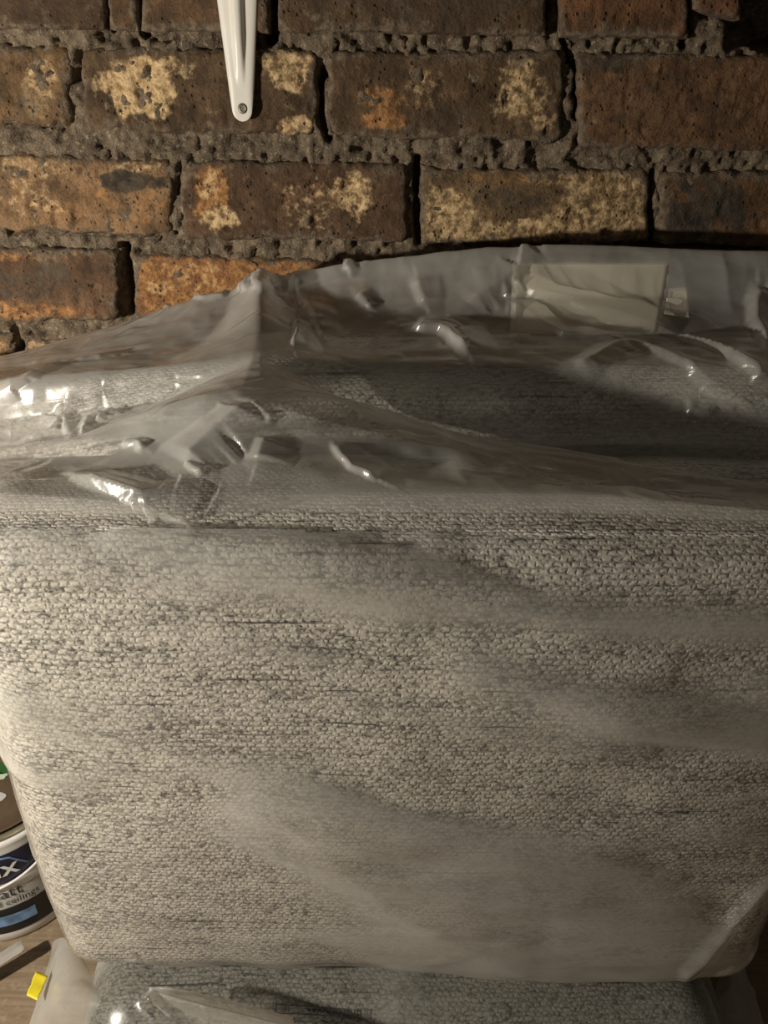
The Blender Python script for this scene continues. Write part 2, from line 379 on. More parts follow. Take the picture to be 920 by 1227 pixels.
def cushion_grid(hx, hy, hz, r, bulge, step):
    """Rounded, crowned cushion around the origin as five unrolled faces: returns V, faces, uv per loop."""
    nx, ny, nz = [max(8, int(2 * h / step)) for h in (hx, hy, hz)]
    vid, V, Fs, UV = {}, [], [], []
    def vert(i, j, k):
        if (i, j, k) not in vid:
            vid[i, j, k] = len(V); V.append((-hx + 2 * hx * i / nx, -hy + 2 * hy * j / ny, -hz + 2 * hz * k / nz))
        return vid[i, j, k]
    def face(idx, uvf):
        Fs.append([vert(*q) for q in idx])
        for (i, j, k) in idx:
            x, y, z = -hx + 2 * hx * i / nx, -hy + 2 * hy * j / ny, -hz + 2 * hz * k / nz
            UV.append(uvf(x, y, z))
    for i in range(nx):
        for k in range(nz):
            face([(i, 0, k), (i + 1, 0, k), (i + 1, 0, k + 1), (i, 0, k + 1)], lambda x, y, z: (x, z))
            face([(i, ny, k), (i, ny, k + 1), (i + 1, ny, k + 1), (i + 1, ny, k)], lambda x, y, z: (x + 3, z))
        for j in range(ny):
            face([(i, j, nz), (i + 1, j, nz), (i + 1, j + 1, nz), (i, j + 1, nz)], lambda x, y, z: (x, hz + y + hy))
            face([(i, j, 0), (i, j + 1, 0), (i + 1, j + 1, 0), (i + 1, j, 0)], lambda x, y, z: (x, -hz - y - hy))
    for j in range(ny):
        for k in range(nz):
            face([(0, j, k), (0, j, k + 1), (0, j + 1, k + 1), (0, j + 1, k)], lambda x, y, z: (-hx - y - hy, z))
            face([(nx, j, k), (nx, j + 1, k), (nx, j + 1, k + 1), (nx, j, k + 1)], lambda x, y, z: (hx + y + hy, z))
    V = np.array(V)
    h = np.array((hx, hy, hz)); rr = np.array(r if np.ndim(r) else (r, r, r), float)
    inner = np.clip(V, -(h - rr), h - rr); d = V - inner
    # rounded edges
    q = d / rr; L = np.linalg.norm(q, axis=1, keepdims=True); mx = np.abs(q).max(1, keepdims=True)
    V = inner + np.where(L > 1e-9, d / np.maximum(L, 1e-9) * mx, 0)
    a = V / h
    prof = lambda u: np.clip(1 - np.abs(u) ** 2.6, 0, 1)
    V[:, 1] += bulge[1] * np.sign(a[:, 1]) * np.abs(a[:, 1]) * prof(a[:, 0]) * prof(a[:, 2])
    V[:, 2] += bulge[2] * np.sign(a[:, 2]) * np.abs(a[:, 2]) * prof(a[:, 0]) * prof(a[:, 1])
    V[:, 0] += bulge[0] * np.sign(a[:, 0]) * np.abs(a[:, 0]) * prof(a[:, 2]) * prof(a[:, 1])
    return V, np.array(Fs), np.array(UV)

def cushion(name, label, c, h, r, bulge, uvoff, tilt=None, group='tweed seat cushions', mat=None):
    V, Fs, UV = cushion_grid(*h, r, bulge, 0.010)
    V = V + 0.0022 * np.stack([fbm(V[:, 0] * 9, V[:, 1] * 9 + i * 7, V[:, 2] * 9, 3) for i in range(3)], -1)
    if tilt: V = tilt(V)
    UV = UV + np.array(uvoff)
    me = mesh_np(name, V, Fs, UV)
    o = link(name, me, mat or M_FAB); o.location = c
    tag(o, label, 'cushion', group)
    Vw = V + np.array(c)
    bvh = BVHTree.FromPolygons([tuple(p) for p in Vw], [tuple(int(i) for i in f) for f in Fs])
    return o, Vw, Fs, bvh
Y = lambda s: CAM_Y + s
def lean(V): V = V.copy(); V[:, 2] += 0.0; return V
FRONT, FV, FF, FB = cushion('sofa_cushion', 'large front cushion of flecked grey and cream tweed, standing tallest and nearest', (0.028, Y(0.505), 0.4225), (0.330, 0.075, 0.2385), (0.042, 0.045, 0.030), (0.008, 0.012, 0.008), (0, 0))
def drop(V):
    V = V.copy(); t = np.clip((-0.02 - V[:, 0]) / 0.33, 0, 1); V[:, 2] -= 0.035 * t * t * (V[:, 2] > 0); return V
REAR, RV, RF, RB = cushion('sofa_cushion', 'tweed cushion standing behind the front one against the brick wall', (0.03, Y(0.685), 0.4525), (0.39, 0.075, 0.263), (0.05, 0.035, 0.035), (0.004, 0.006, 0.004), (1.3, 0.2), tilt=drop)
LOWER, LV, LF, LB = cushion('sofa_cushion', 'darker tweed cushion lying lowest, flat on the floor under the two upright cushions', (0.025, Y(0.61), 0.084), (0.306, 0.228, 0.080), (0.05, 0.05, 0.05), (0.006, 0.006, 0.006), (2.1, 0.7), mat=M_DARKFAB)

# ------------------------------------------------------------------ clear film
def film_material(name, haze0=0.03, haze1=0.34):
    t = NT(name); P = t.pos()
    g = t.attr('gap')                                                 # metres between the film and the cloth: clinging film is clear
    milky = t.step(g, 0.0015, 0.0065)
    cling = t.noise(t.mul(P, (1, 1, 2.2)), 9, 4, 0.6)
    hz = t.math('ADD', t.math('MULTIPLY', milky, haze1 - haze0), haze0)
    hz = t.math('ADD', hz, t.step(g, 0.010, 0.045, 0.0, 0.12))
    hz = t.math('MULTIPLY', hz, t.step(cling, 0.3, 0.7, 0.75, 1.25))
    cosv = t.math('SUBTRACT', 1.0, t.n('LayerWeight', i={'Blend': 0.5}).outputs['Facing'])       # a slanting look crosses more film
    hz = t.math('SUBTRACT', 1.0, t.math('POWER', t.math('SUBTRACT', 1.0, t.math('MINIMUM', hz, 0.95)), t.math('DIVIDE', 1.0, t.math('MAXIMUM', cosv, 0.18))))
    n1 = t.noise(P, 60, 4, 0.6)
    wob = t.n('VectorMath', operation='ADD', i={0: P, 1: t.n('VectorMath', operation='SCALE', i={0: t.n('TexNoise', i={'Vector': P, 'Scale': 9, 'Detail': 2}).outputs['Color'], 'Scale': 0.09}).outputs[0]}).outputs[0]
    ve = t.n('TexVoronoi', feature='DISTANCE_TO_EDGE', i={'Vector': wob, 'Scale': 17}).outputs['Distance']
    ve2 = t.n('TexVoronoi', feature='F1', i={'Vector': wob, 'Scale': 9}).outputs['Distance']
    crumple = t.math('MULTIPLY', t.math('ADD', t.step(ve, 0.0, 0.10), t.math('MULTIPLY', ve2, 1.2)), t.step(g, 0.004, 0.02, 0.12, 1.0))
    nrm = t.bump(crumple, 0.3, 0.004, t.bump(n1, 0.15, 0.002))
    tr = t.n('BsdfTransparent', i={0: (0.95, 0.945, 0.93)}).outputs[0]
    df = t.n('BsdfDiffuse', i={0: (0.74, 0.73, 0.69)}).outputs[0]
    tl = t.n('BsdfTranslucent', i={0: (0.74, 0.73, 0.69)}).outputs[0]
    body = t.n('MixShader', i={0: 0.36, 1: df, 2: tl}).outputs[0]
    m1 = t.n('MixShader', i={0: hz, 1: tr, 2: body}).outputs[0]
    gl = t.n('BsdfGlossy', i={0: (1, 1, 1), 'Roughness': 0.27, 'Normal': nrm}).outputs[0]
    fc = t.n('LayerWeight', i={'Blend': 0.5, 'Normal': nrm}).outputs['Facing']
    fr = t.math('ADD', t.math('MULTIPLY', t.math('POWER', fc, 5.0), 0.85), 0.07)     # the same from either side of a thin sheet
    m2 = t.n('MixShader', i={0: t.math('MULTIPLY', fr, 1.0), 1: m1, 2: gl}).outputs[0]
    t.t.links.new(m2, t.out.inputs[0]); return t.m
M_FILM = film_material('clear_polythene')

def push_out(V, bvhs, gmin):
    """keeps film outside the cushions; returns the moved points and their gap to the cloth"""
    V = V.copy(); gap = np.full(len(V), 0.05)
    for i, p in enumerate(V):
        p = Vector(p)
        for b in bvhs:
            loc, nr, fi, d = b.find_nearest(p, 0.08)
            if loc is None: continue
            s = (p - loc).dot(nr)
            if s < gmin:
                p = loc + nr * gmin; s = gmin
            gap[i] = min(gap[i], max(s, gmin) if d < 0.05 else 0.05)
        V[i] = p
    return V, gap

def seg_dist(px, py, pts):
    d = np.full(px.shape, 1e9); tt = np.zeros(px.shape); sd = np.zeros(px.shape); n = len(pts) - 1
    for k, ((ax, ay), (bx, by)) in enumerate(zip(pts, pts[1:])):
        L2 = (bx - ax) ** 2 + (by - ay) ** 2
        t = np.clip(((px - ax) * (bx - ax) + (py - ay) * (by - ay)) / L2, 0, 1)
        e = np.hypot(px - ax - t * (bx - ax), py - ay - t * (by - ay))
        s = np.sign((bx - ax) * (py - ay) - (by - ay) * (px - ax))
        m = e < d; d = np.where(m, e, d); tt = np.where(m, (k + t) / n, tt); sd = np.where(m, s, sd)
    return d, tt, sd

def spline(xk, yk, x):                    # monotone-ish smooth interpolation of control values
    xk, yk = np.asarray(xk, float), np.asarray(yk, float)
    m = np.gradient(yk, xk)
    i = np.clip(np.searchsorted(xk, x) - 1, 0, len(xk) - 2)
    h = xk[i + 1] - xk[i]; t = np.clip((x - xk[i]) / h, 0, 1)
    return (2*t**3-3*t**2+1)*yk[i] + (t**3-2*t**2+t)*h*m[i] + (-2*t**3+3*t**2)*yk[i+1] + (t**3-t**2)*h*m[i+1]

# loose film over the two upright cushions: rows of (pixel x, pixel y, distance), front to back
ROWS = [
    [(-160, 640, .458), (0, 634, .450), (150, 636, .448), (300, 634, .446), (460, 636, .445), (700, 638, .446), (920, 645, .448), (1110, 650, .454)],
    [(-160, 600, .445), (0, 592, .442), (150, 600, .438), (300, 592, .443), (460, 592, .444), (700, 594, .445), (920, 612, .438), (1110, 625, .445)],
    [(-160, 575, .495), (0, 563, .488), (150, 556, .478), (300, 545, .470), (460, 560, .470), (700, 582, .462), (920, 607, .450), (1110, 618, .455)],
    [(-160, 556, .540), (0, 545, .532), (100, 530, .525), (200, 505, .517), (300, 483, .507), (450, 521, .500), (600, 557, .490), (760, 589, .476), (920, 604, .462), (1110, 615, .468)],
    [(-160, 548, .580), (0, 535, .575), (150, 505, .570), (300, 472, .550), (440, 496, .540), (600, 527, .528), (760, 554, .515), (920, 580, .500), (1110, 598, .50)],
    [(-160, 520, .602), (0, 505, .602), (150, 490, .600), (300, 478, .595), (450, 508, .590), (600, 542, .580), (760, 570, .570), (920, 590, .555), (1110, 600, .55)],
    [(-160, 500, .605), (0, 486, .605), (150, 470, .605), (300, 455, .604), (450, 462, .604), (600, 470, .604), (760, 478, .604), (920, 486, .604), (1110, 486, .604)],
    [(-160, 475, .615), (0, 458, .615), (150, 442, .615), (300, 436, .615), (450, 436, .615), (600, 436, .615), (760, 437, .615), (920, 440, .615), (1110, 446, .615)],
    [(-160, 460, .69), (0, 442, .69), (150, 418, .69), (300, 405, .69), (450, 404, .69), (600, 402, .69), (760, 402, .69), (920, 405, .69), (1110, 410, .69)],
    [(-160, 452, .755), (0, 432, .755), (150, 400, .75), (300, 372, .745), (450, 366, .742), (600, 358, .742), (760, 356, .742), (920, 360, .745), (1110, 370, .75)],
    [(-160, 450, .80), (0, 428, .795), (70, 410, .795), (150, 386, .79), (300, 340, .785), (360, 326, .783), (430, 313, .782), (540, 302, .782), (640, 293, .782), (780, 296, .782), (920, 304, .785), (1110, 316, .79)],
    [(-160, 462, .832), (0, 440, .832), (150, 400, .832), (300, 360, .832), (450, 336, .832), (640, 316, .832), (920, 326, .832), (1110, 340, .832)],
]
def build_upper_film():
    nu, per = 540, 28
    pxs = np.linspace(-160, 1110, nu)
    rows = []
    for r in ROWS:
        a = np.array(r, float); yy = spline(a[:, 0], a[:, 1], pxs); ss = spline(a[:, 0], a[:, 2], pxs)
        rows.append(np.array([at(x, y, s) for x, y, s in zip(pxs, yy, ss)]))
    rows = np.array(rows)
    # even spacing across at every row so that the sheet keeps a natural weave of vertices
    n = len(rows); tk = np.arange(n, dtype=float); tt = np.linspace(0, n - 1, (n - 1) * per + 1)
    i = np.clip(tt.astype(int), 0, n - 2); f = (tt - i)[:, None, None]
    # cardinal interpolation with low tension keeps the ridges fairly sharp
    m = np.zeros_like(rows); m[1:-1] = 0.26 * (rows[2:] - rows[:-2])
    m[0] = 0.5 * (rows[1] - rows[0]); m[-1] = rows[-1] - rows[-2]
    G = (2*f**3-3*f**2+1)*rows[i] + (f**3-2*f**2+f)*m[i] + (-2*f**3+3*f**2)*rows[i+1] + (f**3-f**2)*m[i+1]
    px, py = proj(G)
    X, Yc, Z = G[..., 0], G[..., 1], G[..., 2]; s = Yc - CAM_Y
    # membrane pulled up from the front ridge to the knot at the back
    t = np.clip((s - 0.510) / (0.782 - 0.510), -0.2, 1.0)
    x0 = -0.093 - 0.032 * t
    zc = 0.726 + (0.770 - 0.726) * t - 0.016 * np.sin(np.pi * np.clip(t, 0, 1))
    wd = 0.030 + 0.135 * np.clip(1 - t, 0, 1.2) ** 1.7
    cusp = np.clip(1.06 - np.sqrt((X - x0) ** 2 + 0.005 ** 2) / wd, 0, 1) ** 1.6
    lift = np.clip(zc - Z, 0, 0.2) * cusp * sstep(0.503, 0.525, s) * sstep(0.80, 0.775, s)
    G[..., 2] += lift
    px, py = proj(G)
    # normals of the sheet
    du = np.gradient(G, axis=1); dv = np.gradient(G, axis=0); N = np.cross(du, dv); N /= np.linalg.norm(N, axis=-1, keepdims=True) + 1e-12
    D = np.zeros(px.shape)
    a = s
    loose = sstep(0.43, 0.47, s)
    D += loose * (0.0022 * fbm(X * 14, s * 22, 1.0, 3) + 0.0008 * ridged(X * 18 + s * 9, s * 26 - X * 6, 4.0, 2))
    back = sstep(0.70, 0.76, s)
    D += back * sstep(0.80, 0.765, s) * (0.0015 * ridged(X * 26, s * 20, 7, 2) + 0.0030 * fbm(X * 10, s * 10, 9, 2))
    G = G + N * D[..., None]
    # creases: polyline in pixels, height in metres, half width in pixels on either side (before, after)
    # creases: a tent along a line through points seen at these pixels; the side towards the lamp falls at the slope that glints, the other gently
    CR = [
        ([(-100, 556), (0, 545), (100, 530), (200, 505), (300, 483)], .004, .02, 0), ([(300, 483), (450, 521), (600, 557), (760, 589), (920, 604)], .004, .02, 0),
        ([(298, 487), (262, 522), (222, 556)], .009, .030, 1), ([(222, 556), (246, 572)], .006, .012, 1), ([(300, 485), (318, 498), (326, 508)], .005, .012, 1),
        ([(318, 524), (308, 552)], .005, .025, 1), ([(398, 532), (420, 560), (450, 575)], .004, .020, 1),
        ([(92, 574), (150, 592), (205, 606), (248, 626)], .009, .020, 1), ([(120, 572), (178, 585), (215, 598), (248, 622)], .005, .010, 1),
        ([(492, 399), (528, 401), (562, 430)], .011, .030, 1), ([(545, 396), (562, 428)], .010, .030, 1),
        ([(603, 330), (606, 360)], .008, .025, 1), ([(603, 332), (640, 352), (720, 378), (810, 403)], .010, .040, 1), ([(606, 360), (640, 388), (674, 405), (752, 408)], .005, .020, 1),
        ([(752, 408), (690, 442)], .005, .015, 1), ([(752, 408), (830, 442), (905, 492)], .006, .018, 1), ([(810, 403), (860, 424), (920, 452)], .008, .022, 1),
        ([(640, 298), (600, 340), (562, 364)], .008, .026, 1),
        ([(286, 343), (318, 344), (350, 338)], .007, .015, 1), ([(330, 342), (352, 352), (346, 360)], .007, .015, 1), ([(352, 326), (358, 350), (378, 380), (386, 412)], .008, .022, 1),
        ([(362, 340), (400, 326), (430, 314)], .006, .015, 1), ([(356, 385), (350, 420)], .007, .025, 1),
        ([(905, 345), (902, 390), (920, 425)], .010, .024, 1), ([(918, 340), (930, 380)], .008, .018, 1), ([(430, 352), (445, 372)], .006, .016, 1), ([(500, 335), (510, 365)], .006, .024, 1),
        ([(28, 530), (62, 518), (78, 496), (82, 520)], .006, .010, 1), ([(100, 522), (108, 500)], .005, .010, 1), ([(118, 505), (140, 494)], .006, .010, 1), ([(146, 534), (168, 534), (174, 540)], .006, .010, 1),
        ([(160, 385), (200, 370), (290, 350)], .004, .012, 1), ([(820, 490), (850, 498)], .006, .012, 1),
        ([(0, 470), (60, 440), (140, 425)], .004, .016, 1),
    ]
    flatG = G.reshape(-1, 3); flatN = N.reshape(-1, 3); fx, fy = px.ravel(), py.ravel()
    add = np.zeros(len(flatG))
    L = np.array(LAMP)
    for pts, h, wb, glint in CR:
        Q = []; NQ = []
        for (ax, ay), (bx, by) in zip(pts, pts[1:]):                      # resample so that the line follows the sheet
            for q in np.linspace(0, 1, 5)[:-1]: Q.append((ax + (bx - ax) * q, ay + (by - ay) * q))
        Q.append(pts[-1])
        near = [int(np.argmin((fx - a) ** 2 + (fy - b) ** 2)) for a, b in Q]
        P3, N3 = flatG[near], flatN[near]
        lo, hi = P3.min(0) - 0.05, P3.max(0) + 0.05
        idx = np.nonzero(((flatG > lo) & (flatG < hi)).all(1))[0]
        W = flatG[idx]; best = np.full(len(idx), 1e9); val = np.zeros(len(idx)); n = len(P3) - 1
        for k in range(n):
            a, b = P3[k], P3[k + 1]; c = b - a; l2 = max(c @ c, 1e-10); nn = N3[k] + N3[k + 1]; nn /= np.linalg.norm(nn)
            if nn @ (CAM_P - a) < 0: nn = -nn
            ch = c / math.sqrt(l2); p = np.cross(nn, ch); p /= np.linalg.norm(p) + 1e-9
            lv, cv = L - a, CAM_P - a; H = lv / np.linalg.norm(lv) + cv / np.linalg.norm(cv)
            phi = math.atan2(H @ p, H @ nn); sgn = 1.0 if phi >= 0 else -1.0
            slope = min(max(math.tan(min(abs(phi), 1.05)), 0.3), 1.8); wg = h / slope if glint else wb
            t = np.clip(((W - a) @ c) / l2, 0, 1); e = W - a - t[:, None] * c; d = np.linalg.norm(e, axis=1)
            side_ = (e @ p) * sgn
            f = np.where(side_ > 0, np.clip(1 - d / wg, 0, 1), np.clip(1 - d / wb, 0, 1))
            q = (k + t) / n; f = f * np.clip(np.minimum(q, 1 - q) * 5 + 0.35, 0, 1)
            m = d < best; best = np.where(m, d, best); val = np.where(m, f * h, val)
        add[idx] = np.where(val > add[idx], val, add[idx])
    sg = np.where(((CAM_P - flatG) * flatN).sum(1) < 0, -1.0, 1.0)
    G = (flatG + flatN * (add * sg)[:, None]).reshape(G.shape)
    V = G.reshape(-1, 3)
    V, gap = push_out(V, (FB, RB), 0.0016)
    shp = px.shape
    qx, qy = proj(V); sv = V[:, 1] - CAM_Y                             # the film lies close and clear over the pale rectangles
    on = (sv > .68) & (sv < .80) & (qy > 316) & (qy < 399) & (((qx > 616) & (qx < 803 - (qy - 315) * 0.16)) | ((qx > 803) & (qx < 821) & (qy > 348) & (qy < 374)))
    gap = np.where(on, 0.0024, gap)
    gap = 0.0014 + (gap - 0.0014) * np.repeat(sstep(0.1, 1.5, tt), shp[1])   # it lies against the front film at its front edge
    return V, grid_faces(*shp), gap

def shell(Vc, Fs, keep, gapf):
    """film following a cushion at a gap that changes from place to place"""
    me = mesh_np('tmp', Vc, Fs); nr = np.zeros(len(Vc) * 3, np.float32); me.vertices.foreach_get('normal', nr); nr = nr.reshape(-1, 3)
    bpy.data.meshes.remove(me)
    g = gapf(Vc)
    return Vc + nr * g[:, None], g, Fs[keep(Vc[Fs].mean(1))]

def subdiv(V, Fs, k=2):
    me = mesh_np('tmp', V, Fs); bm = bmesh.new(); bm.from_mesh(me); bpy.data.meshes.remove(me)
    bmesh.ops.subdivide_edges(bm, edges=bm.edges, cuts=k, use_grid_fill=True, smooth=0.0)
    me = bpy.data.meshes.new('t'); bm.to_mesh(me); bm.free()
    V = np.zeros(len(me.vertices) * 3, np.float32); me.vertices.foreach_get('co', V)
    Fq = np.zeros(len(me.loops), np.int32); me.loops.foreach_get('vertex_index', Fq)
    bpy.data.meshes.remove(me); return V.reshape(-1, 3).astype(float), Fq.reshape(-1, 4)

def front_gap(V):
    x, y, z = V[:, 0], V[:, 1], V[:, 2]
    g = 0.0016 + 0.0075 * np.clip(fbm(x * 3.2 + z * 2, z * 13 + x * 2.2, 2.0, 3) + 0.10, 0, 1)      # pulled bands slanting across the face
    g += 0.003 * np.clip(ridged(x * 7 + z * 5, z * 16 - x * 4, 6.0, 2) - 0.45, 0, 1)
    px, py = proj(V)
    for pts, hgt, hw in (([(150, 640), (420, 680), (700, 740), (930, 745)], .005, 45), ([(400, 668), (480, 655)], .004, 8), ([(560, 800), (760, 860), (930, 830)], .004, 60), ([(330, 960), (470, 1080), (640, 1160), (800, 1150)], .006, 95),
                         ([(930, 1040), (860, 1120), (820, 1150)], .005, 14), ([(930, 950), (866, 954)], .003, 7), ([(700, 650), (930, 665)], -.002, 20), ([(250, 640), (480, 655)], -.003, 18)):
        d, q, sd = seg_dist(px, py, pts); g = g + hgt * np.clip(1 - d / hw, 0, 1) ** 1.3
    low = sstep(0.30, 0.18, z); g += 0.0022 * low * (0.6 + fbm(x * 12, z * 12, 3, 2))
    return np.clip(g, 0.0014, 0.03)
def upper_bag():
    Vf, Ff = subdiv(FV, FF, 2)
    top = Vf[:, 2].max()
    A, ga, Fa = shell(Vf, Ff, lambda c: (c[:, 2] < 0.654) & (c[:, 1] < Y(0.52)), front_gap)
    Vb, Fb = subdiv(RV, RF, 0) if False else (RV, RF)
    keep_r = lambda c: (((np.abs(c[:, 0] - 0.03) > 0.352) & (c[:, 2] < 0.70)) | ((c[:, 2] < 0.19))) & (c[:, 1] < Y(0.78))
    C, gc, Fc = shell(Vb, Fb, keep_r, lambda V: 0.003 + 0.003 * np.clip(fbm(V[:, 0] * 9, V[:, 2] * 12, V[:, 1] * 9, 3), 0, 1))
    T, Ft, gt = build_upper_film()
    Vv = np.concatenate([A, C, T]); Fv = np.concatenate([Fa, Fc + len(A), Ft + len(A) + len(C)])
    me = mesh_np('plastic_bag', Vv, Fv, attrs={'gap': np.concatenate([ga, gc, gt])})
    bm = bmesh.new(); bm.from_mesh(me)
    bmesh.ops.delete(bm, geom=[v for v in bm.verts if not v.link_faces], context='VERTS')
    bm.to_mesh(me); bm.free()
    o = link('plastic_bag', me, M_FILM)
    return tag(o, 'creased clear polythene bag pulled over the two upright tweed cushions', 'plastic bag', 'polythene cushion bags')
upper_bag()

# ------------------------------------------------------------------ thin pale rectangles just behind the film in the top of the bag
M_PALE = simple('pale_matte', (0.82, 0.78, 0.66), 0.8, var=0.04, scale=20)
def film_s(px, py):                       # how far away the loose film is at a pixel of its back part
    q = []
    for r in ROWS[6:11]:
        a = np.array(r, float); q.append((float(spline(a[:, 0], a[:, 1], np.array(px))), float(spline(a[:, 0], a[:, 2], np.array(px)))))
    q.sort(); return float(np.interp(py, [k[0] for k in q], [k[1] for k in q]))
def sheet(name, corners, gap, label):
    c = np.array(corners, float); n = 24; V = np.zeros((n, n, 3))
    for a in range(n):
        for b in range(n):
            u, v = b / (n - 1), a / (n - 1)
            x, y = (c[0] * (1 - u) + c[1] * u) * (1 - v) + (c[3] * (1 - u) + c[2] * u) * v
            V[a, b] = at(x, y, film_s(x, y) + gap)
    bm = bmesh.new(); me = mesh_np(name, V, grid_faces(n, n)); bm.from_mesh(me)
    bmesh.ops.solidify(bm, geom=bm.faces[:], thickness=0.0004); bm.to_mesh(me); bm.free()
    o = link(name, me, M_PALE); return tag(o, label, 'paper')
sheet('pale_rectangle', [(614, 314), (804, 315), (789, 402), (611, 400)], .004, 'pale rectangle showing through the film above the right half of the cushions')
sheet('pale_rectangle_small', [(801, 346), (822, 344), (826, 381), (795, 376)], .0035, 'small pale rectangle showing through the film beside the larger one')

# ------------------------------------------------------------------ bag of the lower cushion
def lower_bag():
    Vf, Ff = subdiv(LV, LF, 1)
    def g(V):
        return np.clip(0.002 + 0.004 * np.clip(fbm(V[:, 0] * 11, V[:, 1] * 14, V[:, 2] * 14, 3), 0, 1), .0016, .02)
    A, ga, Fa = shell(Vf, Ff, lambda c: (c[:, 2] > 0.012) & ~((c[:, 2] > 0.15) & (c[:, 1] > Y(0.45)) & (np.abs(c[:, 0] - 0.025) < 0.27)), g)
    # loose flaps left and right, hanging from the bag's edges down to the floor
    parts, faces, gaps = [A], [Fa], [ga]; off = len(A)
    def flap(pts_top, pts_out, n=40, m=30, seed=0.0, amp=.004):
        nonlocal off
        a = np.array(pts_top, float); b = np.array(pts_out, float)
        tk = np.linspace(0, 1, len(a)); t = np.linspace(0, 1, n)
        TA = np.stack([spline(tk, a[:, i], t) for i in range(3)], -1); TB = np.stack([spline(tk, b[:, i], t) for i in range(3)], -1)
        f = np.linspace(0, 1, m)[None, :, None]
        G = TA[:, None] * (1 - f) + TB[:, None] * f
        G[..., 2] += 0.018 * np.sin(np.pi * f[..., 0]) + amp * fbm(G[..., 0] * 30, G[..., 1] * 18, seed, 3) * f[..., 0]
        G[..., 0] += amp * ridged(G[..., 1] * 24, G[..., 2] * 16, seed, 2) * f[..., 0]
        parts.append(G.reshape(-1, 3)); faces.append(grid_faces(n, m) + off); gaps.append(np.full(n * m, 0.0045)); off += n * m
    flap([at(140, 1262, .395), at(128, 1205, .42), at(116, 1180, .45), at(100, 1148, .49)], [at(18, 1290, .41), at(38, 1220, .45), at(52, 1170, .50), at(64, 1128, .555)], seed=2.0, amp=.0025)
    flap([at(850, 1225, .45), at(856, 1190, .48), at(862, 1170, .51)], [at(925, 1270, .46), at(908, 1215, .49), at(886, 1150, .54)], seed=7.0, amp=.008)
    # loose fold of the bag lying across the front edge
    flap([at(182, 1196, .396), at(205, 1195, .393), at(265, 1209, .387), at(350, 1231, .378)], [at(190, 1206, .385), at(214, 1224, .375), at(262, 1246, .366), at(340, 1262, .360)], n=50, m=24, seed=11.0, amp=.0015)
    flap([at(182, 1196, .396), at(205, 1195, .393), at(265, 1209, .387), at(350, 1231, .378)], [at(182, 1198, .402), at(212, 1200, .402), at(272, 1213, .397), at(354, 1234, .388)], n=50, m=8, seed=12.0, amp=.0005)
    V = np.concatenate(parts); Fq = np.concatenate(faces)
    px, py = proj(V)
    for pts, hgt, hw in (([(182, 1197), (205, 1196), (270, 1212), (350, 1232)], .014, 12), ([(182, 1197), (215, 1226), (250, 1250)], .014, 12), ([(560, 1190), (640, 1235)], .003, 6), ([(470, 1195), (520, 1240)], .003, 6)):
        d, q, sd = seg_dist(px, py, pts); k = hgt * np.clip(1 - d / hw, 0, 1); V[:, 2] += k * (V[:, 2] > .1); V[:, 1] -= 0.5 * k
    me = mesh_np('plastic_bag', V, Fq, attrs={'gap': np.concatenate(gaps)})
    bm = bmesh.new(); bm.from_mesh(me); bmesh.ops.delete(bm, geom=[v for v in bm.verts if not v.link_faces], context='VERTS'); bm.to_mesh(me); bm.free()
    o = link('plastic_bag', me, M_FILM)
    return tag(o, 'clear polythene bag with a yellow tag around the lowest cushion', 'plastic bag', 'polythene cushion bags')
LBAG = lower_bag()
M_YELLOW = simple('yellow_tag', (0.85, 0.72, 0.03), 0.55, var=0.08, scale=90)
def yellow_tag():
    c = [at(48, 1179, .485), at(62, 1185, .480), at(50, 1214, .452), at(37, 1208, .456)]
    n = 10; V = np.zeros((n, n, 3))
    for a in range(n):
        for b in range(n):
            u, v = b / (n - 1), a / (n - 1)
            V[a, b] = (c[0] * (1 - u) + c[1] * u) * (1 - v) + (c[3] * (1 - u) + c[2] * u) * v
            V[a, b, 2] += 0.022 + 0.0004 * math.sin(9 * v + 2 * u); V[a, b, 0] += 0.0003 * math.sin(14 * v)
    me = mesh_np('adhesive_tag', V, grid_faces(n, n)); bm = bmesh.new(); bm.from_mesh(me)
    bmesh.ops.solidify(bm, geom=bm.faces[:], thickness=0.0006); bm.to_mesh(me); bm.free()
    o = link('adhesive_tag', me, M_YELLOW, LBAG); o['label'] = 'small crumpled yellow tag'
yellow_tag()

